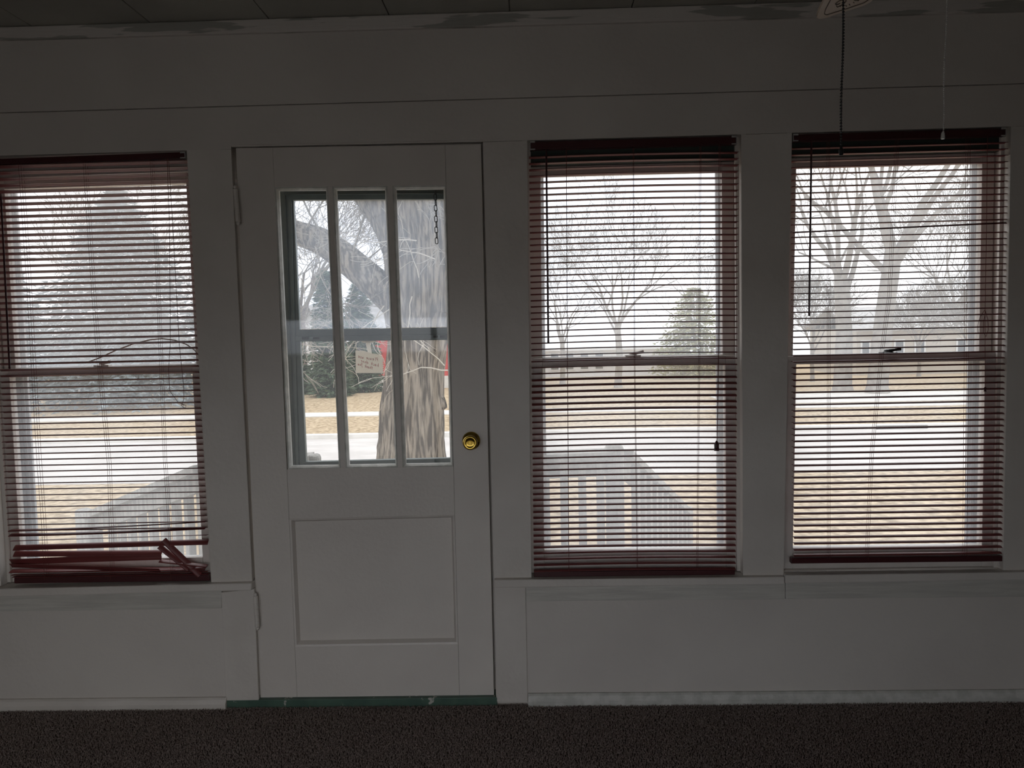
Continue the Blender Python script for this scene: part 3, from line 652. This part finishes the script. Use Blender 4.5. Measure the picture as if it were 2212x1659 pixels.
GL = {'P': [[(0, 0), (.08, 1)], [(.0, .95), (.4, 1), (.55, .8), (.4, .55), (.06, .5)]], 'l': [[(.1, 0), (.15, 1)]], 'e': [[(0, .3), (.4, .36), (.36, .56), (.12, .55), (0, .3), (.1, .04), (.42, .08)]],
      'a': [[(.42, .5), (.15, .55), (0, .25), (.15, 0), (.4, .2), (.42, .5), (.48, 0)]], 's': [[(.4, .52), (.1, .5), (.1, .34), (.38, .22), (.3, .02), (0, .03)]], 'u': [[(0, .5), (.05, .1), (.25, .02), (.4, .2), (.42, .5), (.48, 0)]],
      'b': [[(.02, 1), (0, 0), (.3, .02), (.42, .25), (.3, .48), (.02, .4)]], 'c': [[(.4, .46), (.15, .52), (0, .25), (.15, .0), (.42, .06)]], 'k': [[(.02, 1), (0, 0)], [(.4, .6), (.05, .3), (.45, 0)]],
      'd': [[(.42, 1), (.42, 0), (.12, 0), (0, .25), (.15, .5), (.42, .42)]], 'o': [[(.2, .52), (0, .27), (.2, 0), (.42, .27), (.2, .52)]], 'r': [[(0, .52), (.04, 0)], [(.03, .35), (.2, .54), (.38, .5)]],
      't': [[(.2, .95), (.18, .1), (.35, .0)], [(0, .62), (.4, .64)]], 'h': [[(.02, 1), (0, 0)], [(0, .35), (.25, .52), (.4, .4), (.42, 0)]], 'n': [[(0, .5), (.02, 0)], [(0, .35), (.25, .52), (.4, .4), (.42, 0)]],
      'Y': [[(0, 1), (.25, .55)], [(.55, 1), (.1, -.35)]], '.': [[(.1, 0), (.14, .04)]]}
hw = MB()
for txt, x0, y0, x1, y1, hgt in (('Please use', 816, 780.5, 772, 772.5, 7.6), ('back door', 817.5, 792.5, 777, 781.5, 7.6), ('thank You', 805, 798.5, 772, 788.5, 7.2)):
    n_ = len(txt)
    for i, g in enumerate(txt):
        for st_ in GL.get(g, []):
            pts = []
            for gx_, gy_ in st_:
                t = (i+gx_*1.35)/n_; px_ = x0+(x1-x0)*t; py_ = y0+(y1-y0)*t-gy_*hgt
                pts.append(P(px_, py_, YN-0.0005))
            hw.tube(pts, 0.00075, 4)
hw.build('handwriting', 'red_ink', note)

# ------------------------------------------------------------------ outside: ground, street, walks
def zg(Y):
    d = Y+2.772; pts = [(0, 2.14), (6, 2.16), (12, 2.30), (20, 2.80), (26, 2.80), (34, 2.80), (50, 3.4), (90, 5.0), (300, 13.0)]
    for (a, ha), (b_, hb_) in zip(pts, pts[1:]):
        if d <= b_: return CAM.z-(ha+(hb_-ha)*(d-a)/(b_-a))
    return CAM.z-13
def strip_ground(name, Ys, xa, xb, lift, m, label, cat, slope=0.0):
    mb = MB(); n_ = len(Ys)
    for Y in Ys: mb.v += [(xa, Y, zg(Y)+lift), (xb, Y, zg(Y)+lift), (xb, Y, zg(Y)+lift-0.3), (xa, Y, zg(Y)+lift-0.3)]
    for i in range(n_-1):
        for k in range(4): k2 = (k+1) % 4; mb.f.append((i*4+k2, i*4+k, (i+1)*4+k, (i+1)*4+k2))
    mb.f.append((0, 1, 2, 3)); mb.f.append(tuple((n_-1)*4+k for k in (3, 2, 1, 0)))
    return tag(mb.build(name, m), label, cat, kind='structure')
strip_ground('lawn', [0.2, 3.2, 9.2, 13, 17.4, 23.5, 31.2, 47.2, 87.2, 140], -90, 90, 0.0, 'lawn', 'dry winter lawn sloping to the street', 'lawn')
strip_ground('bounce_ground', [-70, -30, YB-0.12], -60, 60, 0.0, 'bounce_grey', 'added grey ground behind the house, bounces daylight indoors', 'bounce_ground')  # unseen ground added so less brown light bounces through the back window
strip_ground('street', [9.0, 9.2, 11, 13, 15, 17.2], -90, 90, 0.012, 'asphalt', 'pale street running past the house', 'street')
strip_ground('sidewalk', [22.6, 23.8], -90, 90, 0.03, 'concrete', 'far sidewalk across the street', 'sidewalk')
strip_ground('driveway', [24.2, 27.8], 7, 40, 0.02, 'concrete', 'pale drive beyond the far sidewalk on the right', 'driveway')
curb = strip_ground('curb', [17.2, 17.5], -90, 90, 0.12, 'concrete', 'far concrete curb of the street', 'curb')
dp = P(1950, 922, 17.15)
MB().box(dp.x-0.65, dp.x+0.65, 17.17, 17.21, zg(17.2)+0.0, zg(17.2)+0.10).build('storm_drain', 'dark_metal', curb)

# ------------------------------------------------------------------ porch landing with weathered railings
ZD = -0.06
deck = empty('porch_deck', (-0.5, 0.6, ZD)); tag(deck, 'weathered wood landing outside the front door', 'porch')
for i in range(6): MB().box(-1.55, 0.60, 0.20+i*0.13, 0.325+i*0.13, ZD-0.035, ZD).build('plank', 'grey_wood', deck)
for xx in (-1.5, -0.5, 0.5): MB().box(xx-0.05, xx+0.05, 0.85, 0.95, zg(1)-0.05, ZD-0.036).build('post', 'grey_wood', deck)
def railing(label, A, B, zbA, zbB, posts, nb, capw=0.14, h=0.78, first=0.1):
    A, B = Vector(A), Vector(B); d = (B-A); hd = Vector((d.x, d.y, 0)).normalized(); sd2 = Vector((-hd.y, hd.x, 0))
    root = empty('porch_railing', (A.x, A.y, A.z-0.8)); tag(root, label, 'railing')
    def beam(nm, a, c, hw_, t0, t1):
        q = []
        for p in (a, c): q.append([p+sd2*hw_+Vector((0, 0, t1)), p-sd2*hw_+Vector((0, 0, t1)), p-sd2*hw_+Vector((0, 0, t0)), p+sd2*hw_+Vector((0, 0, t0))])
        MB().prism(q[0], q[1]).build(nm, 'grey_wood', root)
    beam('handrail', A, B, capw/2, -0.038, 0.0); beam('top_rail', A, B, 0.02, -0.13, -0.039)
    beam('bottom_rail', A-Vector((0, 0, h-0.03)), B-Vector((0, 0, h-0.03)), 0.02, -0.09, 0.0)
    for i in range(nb):
        t = first+(1-2*first)*i/max(1, nb-1); p = A.lerp(B, t)+sd2*(-0.04)
        mb = MB(); q = [p+hd*0.019+sd2*0.019, p+hd*-0.019+sd2*0.019, p+hd*-0.019-sd2*0.019, p+hd*0.019-sd2*0.019]
        mb.prism([x-Vector((0, 0, 0.042)) for x in q], [x-Vector((0, 0, h+0.04)) for x in q]).build('baluster', 'grey_wood', root)
    for p, w, zt in posts:
        p = Vector(p); q = [p+hd*w+sd2*0.045, p-hd*w+sd2*0.045, p-hd*w-sd2*0.045, p+hd*w-sd2*0.045]; zb_ = zg(p.y)-0.05
        top = [Vector((x.x, x.y, p.z+zt)) for x in q]; 
        MB().prism(top, [Vector((x.x, x.y, zb_)) for x in q]).build('newel_post', 'grey_wood', root, bevel=0.02)
    return root
LA, LB = P(445, 1001, 0.95), P(205, 1104, 1.8)
railing('sloping weathered stair railing seen through the left window', LA, LB, 0, 0, [(P(190, 1102, 1.83), 0.105, 0.0)], 9)
RA0, RA1 = P(1150, 979, 1.1), P(1322, 972, 1.1)
railing('level weathered landing railing seen through the middle window', RA0, RA1, 0, 0, [(P(1327, 968, 1.1), 0.045, 0.02)], 4, first=0.16)
railing('weathered stair railing dropping away beyond the middle window', P(1340, 972, 1.15), P(1475, 1102, 2.3), 0, 0, [(P(1480, 1104, 2.36), 0.05, 0.03)], 10)
lp = P(672, 981, 1.1); railing('short landing railing beside the steps, post top behind the door glass', lp, P(500, 996, 1.08), 0, 0, [(lp, 0.045, 0.0)], 5)

# ------------------------------------------------------------------ trees
def branch(mb, p, d, length, r, depth, rnd, kids, bend, droop=0.0, minr=0.004, sides=None, taper=0.55):
    n_ = 5 if depth > 1 else 4; pts = [Vector(p)]; rad = [r]; dd = Vector(d).normalized(); nodes = []
    for i in range(n_):
        dd = (dd+Vector((rnd.uniform(-1, 1), rnd.uniform(-1, 1), rnd.uniform(-1, 1)+droop))*bend).normalized()
        pts.append(pts[-1]+dd*length/n_); rad.append(max(minr, r*(1-(1-taper)*(i+1)/n_))); nodes.append((pts[-1], dd.copy(), rad[-1]))
    mb.tube(pts, rad, sides or (7 if r > 0.08 else 5 if r > 0.03 else 3), cap=False)
    if depth <= 0: return
    for k in range(kids):
        i = rnd.randrange(1, n_) if k else n_-1
        q, e, rr = nodes[i]; ax = e.orthogonal(); ax.rotate(Matrix.Rotation(rnd.uniform(0, 6.28), 3, e)); a = rnd.uniform(0.35, 0.95) if k else rnd.uniform(0.1, 0.4)
        nd = (e*math.cos(a)+ax.normalized()*math.sin(a)); nd.z += 0.12*(1 if droop >= 0 else -1)
        branch(mb, q, nd, length*rnd.uniform(0.6, 0.82), max(minr, rr*rnd.uniform(0.5, 0.72)), depth-1, rnd, kids, bend, droop, minr, None, taper)
def bare_tree(label, px, py, Y, h, r, seed, lean=(0, 0), kids=4, depth=5, stems=None, m='bark_far', minr=0.006, group='bare trees across the street'):
    base = P(px, py, Y); base.z = zg(Y); rnd = random.Random(seed)
    root = empty('bare_tree', base); tag(root, label, 'tree', group)
    tm = MB(); top = base+Vector((lean[0]*h*0.35, lean[1]*h*.35, h*0.35))
    tm.tube([base-Vector((0, 0, 0.2)), base+Vector((0, 0, 0.3)), base.lerp(top, 0.5)+Vector((rnd.uniform(-.1, .1), 0, 0)), top], [r*1.5, r*1.08, r*0.95, r*0.85], 10); tm.build('trunk', m, root)
    bm_ = MB()
    for k in range(stems or 5):
        a = 2*math.pi*k/(stems or 5)+rnd.uniform(-.3, .3); sp_ = rnd.uniform(0.35, 0.75)
        branch(bm_, top-Vector((0, 0, rnd.uniform(0.0, h*0.1))), (math.cos(a)*sp_, math.sin(a)*sp_, 1), h*0.30, r*rnd.uniform(0.34, 0.52), depth-1, rnd, kids, 0.16, 0.05, minr)
    bm_.build('branches', m, root)
    return root
def conifer(label, px, Y, h, rad, seed, m, nlev=70, group='evergreens across the street', cat='tree', shape=1.0):
    base = P(px, 850, Y); base.z = zg(Y); rnd = random.Random(seed)
    root = empty('evergreen_tree', base); tag(root, label, cat, group)
    MB().tube([base-Vector((0, 0, .2)), base+Vector((0, 0, h*0.98))], [0.03*h*.6, 0.01], 7).build('trunk', 'bark_far', root)
    mb = MB()
    for l in range(nlev):
        t = l/nlev; z = h*(0.03+0.96*t); R_ = rad*(1-t)**shape*rnd.uniform(0.8, 1.1)+0.06
        nb = max(5, int(15*(1-t)+5))
        for k in range(nb):
            a = rnd.uniform(0, 6.28); dr = Vector((math.cos(a), math.sin(a), rnd.uniform(-0.35, 0.1))); s_ = Vector((-dr.y, dr.x, 0))
            ns = 7
            for i in range(ns):
                u0 = R_*(0.15+0.85*i/ns); p = base+Vector((0, 0, z))+dr*u0; ln_ = 0.10*h**0.5*rnd.uniform(.7, 1.2)
                for sg in (-1, 1):
                    e_ = (dr*0.8+s_*sg*rnd.uniform(.3, .9)+Vector((0, 0, rnd.uniform(-.4, .3)))).normalized()*ln_; w_ = Vector((rnd.uniform(-1, 1), rnd.uniform(-1, 1), rnd.uniform(-1, 1)))*ln_*0.22
                    b0 = len(mb.v); mb.v += [tuple(p+w_), tuple(p-w_), tuple(p+e_)]; mb.f.append((b0, b0+1, b0+2))
    mb.build('foliage', m, root); return root

# the big gnarled tree in front of the door
YT = 6.75
tr = [(890, 1060, 165), (888, 1005, 148), (889, 950, 136), (891, 880, 130), (896, 800, 118), (901, 730, 122), (903, 670, 142), (908, 610, 140), (905, 540, 150), (893, 460, 175), (878, 390, 195), (865, 300, 190), (855, 180, 170)]
bt = empty('old_tree', P(889, 1060, YT)); tag(bt, 'massive furrowed old tree with low crooked limb, front yard', 'tree')
def bark_tube(mb, cpx, sides, rings, amp, seed):
    pts = [P(x, y, YT) for x, y, w in cpx]; rs = [w/2/FOC*(YT-CAM.y) for x, y, w in cpx]; n_ = len(pts)
    b = len(mb.v); ref = Vector((0, 1, 0))
    acc = 0; prev = None
    for i in range(rings+1):
        t = i/rings*(n_-1); k = min(int(t), n_-2); f_ = t-k
        p0_, p1_, p2_, p3_ = (pts[max(0, min(n_-1, k+o))] for o in (-1, 0, 1, 2))
        p = 0.5*((2*p1_)+(p2_-p0_)*f_+(2*p0_-5*p1_+4*p2_-p3_)*f_*f_+(3*p1_-p0_-3*p2_+p3_)*f_**3)
        r = rs[k]+(rs[k+1]-rs[k])*f_; d = (pts[k+1]-pts[k]).normalized(); x = d.cross(ref).normalized(); y = x.cross(d)
        if prev is not None: acc += (p-prev).length
        prev = p
        for s in range(sides):
            a = 2*math.pi*s/sides
            nz = noise.noise(Vector((math.cos(a)*3.2+seed, math.sin(a)*3.2, acc*0.9)))
            rg = 1-abs(noise.noise(Vector((math.cos(a)*6.5+seed*3, math.sin(a)*6.5, acc*1.0))))*3.0-0.5*abs(noise.noise(Vector((math.cos(a)*13+seed, math.sin(a)*13, acc*2.2))))
            q = r*(1+0.06*nz+amp*rg)
            mb.v.append(tuple(p+(x*math.cos(a)+y*math.sin(a))*q))
    for i in range(rings):
        for s in range(sides):
            s2 = (s+1) % sides; mb.f.append((b+i*sides+s, b+i*sides+s2, b+(i+1)*sides+s2, b+(i+1)*sides+s))
mb = MB(); bark_tube(mb, tr, 120, 220, 0.085, 1.3); mb.build('trunk', 'bark', bt, smooth=True)
mb = MB(); bark_tube(mb, [(905, 705, 60), (870, 668, 70), (825, 625, 66), (780, 585, 62), (735, 548, 58), (690, 520, 54), (640, 502, 48), (560, 470, 44), (470, 420, 36), (380, 350, 28)], 40, 90, 0.08, 4.1); mb.build('limb', 'bark', bt, smooth=True)
mb = MB(); bark_tube(mb, [(905, 640, 90), (880, 560, 95), (845, 480, 80), (800, 420, 72), (760, 350, 64), (700, 260, 52), (640, 160, 40)], 40, 80, 0.08, 7.7); mb.build('limb', 'bark', bt, smooth=True)
mb = MB(); bark_tube(mb, [(930, 880, 30), (948, 872, 34), (962, 868, 26)], 20, 12, 0.10, 2.2); mb.build('limb_stub', 'bark', bt, smooth=True)
rnd = random.Random(11); mb = MB()
for px_, py_, dx, dz, L_, r_ in ((700, 520, -.5, 1, 1.0, .018), (655, 505, .3, 1, .9, .016), (760, 560, .2, 1, 1.0, .018), (780, 575, .7, .9, .8, .014), (735, 545, -.2, 1, 1.1, .016), (600, 480, .2, 1, 1.2, .02), (790, 430, -.9, .3, .9, .016), (770, 380, -1, -.1, 1.0, .016), (720, 300, -.6, -.5, 1.0, .014), (720, 300, -.9, .1, 1.0, .014), (640, 500, -.4, -.8, .9, .014), (680, 530, .1, -1, .6, .011), (720, 560, -.4, -1, .6, .011)):
    p = P(px_, py_, YT-0.12); branch(mb, p, (dx, rnd.uniform(-.5, .2), dz), L_, r_, 4, rnd, 4, 0.30, 0, 0.0035, None, 0.5)
mb.build('twigs', 'twig', bt)
mb = MB()
for px_, py_, dx, dz, L_, r_ in ((960, 790, -.9, .5, .55, .009), (975, 800, -1, .25, .6, .010), (890, 640, -.3, -.8, .5, .008), (860, 650, -.6, -.7, .6, .008), (940, 560, -.7, .5, .5, .009), (900, 520, -.8, .2, .6, .009), (830, 660, -.8, -.6, .5, .007), (650, 600, .4, -.6, .6, .007), (905, 600, -.2, .9, .5, .008), (660, 745, .8, -.1, .4, .006)):
    p = P(px_, py_, YT-0.62); branch(mb, p, (dx, rnd.uniform(-.25, .15), dz), L_, r_, 2, rnd, 3, 0.34, -0.1, 0.0026, None, 0.5)
mb.build('pale_twigs', 'pale_twig', bt)

bare_tree('broad bare tree filling the rightmost window, forked from a thick trunk', 1895, 850, 27.5, 16, 0.36, 21, lean=(0.10, 0), kids=3, depth=6, stems=6, minr=0.010)
bare_tree('straight bare tree left of the broad one, rightmost window', 1820, 845, 28.5, 13, 0.33, 22, lean=(-0.02, 0), kids=3, depth=5, stems=5, minr=0.010)
bare_tree('slim bare tree in the centre of the middle window', 1335, 800, 34, 8.5, 0.17, 23, kids=3, depth=6, stems=6, minr=0.008)
bare_tree('small bare tree at the left of the middle window', 1215, 800, 40, 8, 0.14, 24, kids=3, depth=5, minr=0.010)
bare_tree('bare tree behind the long limb, left door pane', 655, 800, 41, 13, 0.26, 25, kids=4, depth=5, minr=0.014)
bare_tree('bare tree above the spruce in the left window', 250, 800, 58, 15, 0.3, 26, kids=4, depth=5, minr=0.02)
bare_tree('distant bare tree right of the middle window centre', 1500, 800, 60, 11, 0.16, 27, kids=3, depth=5, minr=0.012)
bare_tree('distant bare tree behind the pale house, rightmost window', 2060, 800, 60, 15, 0.3, 28, kids=4, depth=5, minr=0.02)
bare_tree('twiggy thicket tree left of the trunks, rightmost window', 1755, 800, 37, 5.5, 0.10, 41, kids=4, depth=5, stems=7, minr=0.010)
bare_tree('twiggy thicket tree in front of the beige house, rightmost window', 1985, 800, 41.5, 5.2, 0.10, 42, kids=4, depth=5, stems=7, minr=0.010)
bare_tree('twiggy thicket tree at the right edge of the rightmost window', 2100, 800, 34, 5.0, 0.10, 43, kids=4, depth=5, stems=7, minr=0.010)
conifer('big blue-grey spruce across the street, left window', 275, 29, 9.0, 5.4, 31, 'blue_needles', nlev=170, shape=0.75)
conifer('second blue-grey spruce at the left edge of the left window', 40, 36, 7.5, 3.0, 36, 'blue_needles', nlev=80)
conifer('dark columnar cedar behind the left door pane', 715, 31, 5.6, 1.0, 32, 'needles', nlev=90, shape=0.45)
conifer('dark columnar cedar behind the middle door pane', 781, 34.5, 5.4, 1.1, 33, 'needles', nlev=90, shape=0.45)
conifer('low dark cedar at the left edge of the door glass', 640, 33, 3.4, 0.8, 34, 'needles', nlev=60, shape=0.5)
conifer('olive-green pine in the middle window', 1500, 46, 5.8, 3.2, 35, 'olive_needles', nlev=80, shape=0.6)

# ------------------------------------------------------------------ houses across the street
def house(label, x0, x1, Y, depth, eave, ridge, wallm, roofm, wins, door_=None, gable_front=False, skirt=None):
    zb_ = zg(Y)-0.1; root = empty('house', ((x0+x1)/2, Y, zb_)); tag(root, label, 'house', 'houses across the street')
    body = MB().box(x0, x1, Y, Y+depth, zb_, zb_+eave); 
    if gable_front: body.prism([(x0, Y, zb_+eave), (x1, Y, zb_+eave), ((x0+x1)/2, Y, zb_+ridge)], [(x0, Y+depth, zb_+eave), (x1, Y+depth, zb_+eave), ((x0+x1)/2, Y+depth, zb_+ridge)])
    body.build('walls', wallm, root); rf = MB(); o_ = 0.4; xm = (x0+x1)/2; ym = Y+depth/2; t_ = 0.15
    if gable_front:
        for s, xe in ((-1, x0-o_), (1, x1+o_)):
            ze = zb_+eave-o_*(ridge-eave)/((x1-x0)/2)
            rf.prism([(xe, Y-o_, ze), (xm, Y-o_, zb_+ridge), (xm, Y-o_, zb_+ridge+t_), (xe, Y-o_, ze+t_)], [(xe, Y+depth+o_, ze), (xm, Y+depth+o_, zb_+ridge), (xm, Y+depth+o_, zb_+ridge+t_), (xe, Y+depth+o_, ze+t_)])
    else:
        for ye in (Y-o_, Y+depth+o_):
            ze = zb_+eave-o_*(ridge-eave)/(depth/2)
            rf.prism([(x0-o_, ye, ze), (x0-o_, ym, zb_+ridge), (x0-o_, ym, zb_+ridge+t_), (x0-o_, ye, ze+t_)], [(x1+o_, ye, ze), (x1+o_, ym, zb_+ridge), (x1+o_, ym, zb_+ridge+t_), (x1+o_, ye, ze+t_)])
    rf.build('roof', roofm, root)
    for (xa, xb, za, zb2) in wins:
        w_ = MB(); w_.box(xa-.1, xb+.1, Y-.06, Y-.001, zb_+za-.1, zb_+zb2+.1); wo = w_.build('window', 'white_siding', root)
        MB().box(xa, xb, Y-.075, Y-.06, zb_+za, zb_+zb2).build('pane', 'dark_pane', wo)
    if skirt: MB().box(x0-.02, x1+.02, Y-.03, Y-.001, zb_, zb_+skirt).build('foundation', 'concrete', root)
    return root
def xat(px, Y): return P(px, 760, Y).x
house('long beige house with white-trimmed windows, rightmost window', xat(1850, 46), xat(2260, 46), 46, 8, 3.0, 4.3, 'beige_siding', 'roof', [(xat(a, 46), xat(c_, 46), 1.0, 2.2) for a, c_ in ((1862, 1876), (1934, 1950), (1978, 1995), (2068, 2084))])
house('red house behind the old tree trunk', xat(797, 38), xat(1010, 38), 38, 8, 3.4, 5.6, 'red_siding', 'roof', [(xat(900, 38), xat(918, 38), 1.0, 2.2)], skirt=0.75)
house('grey-blue house beyond the lawn, left window', xat(105, 40), xat(275, 40), 40, 8, 2.7, 4.4, 'blue_siding', 'roof', [(xat(130, 40), xat(165, 40), 0.2, 2.2), (xat(180, 40), xat(230, 40), 0.2, 2.2)])
house('white gabled house far behind the left door pane', xat(655, 62), xat(692, 62), 62, 7, 4.2, 6.3, 'white_siding', 'roof', [(xat(668, 62), xat(676, 62), 2.6, 3.4)], gable_front=True)
house('white house far behind the fork of the old tree', xat(790, 66), xat(860, 66), 66, 7, 5.0, 7.4, 'white_siding', 'white_siding', [])
house('pale low house behind the bare tree, middle window', xat(1165, 56), xat(1480, 56), 56, 6, 2.2, 2.8, 'white_siding', 'white_siding', [(xat(a, 56), xat(a+16, 56), 0.7, 1.9) for a in (1190, 1222, 1254, 1286)])
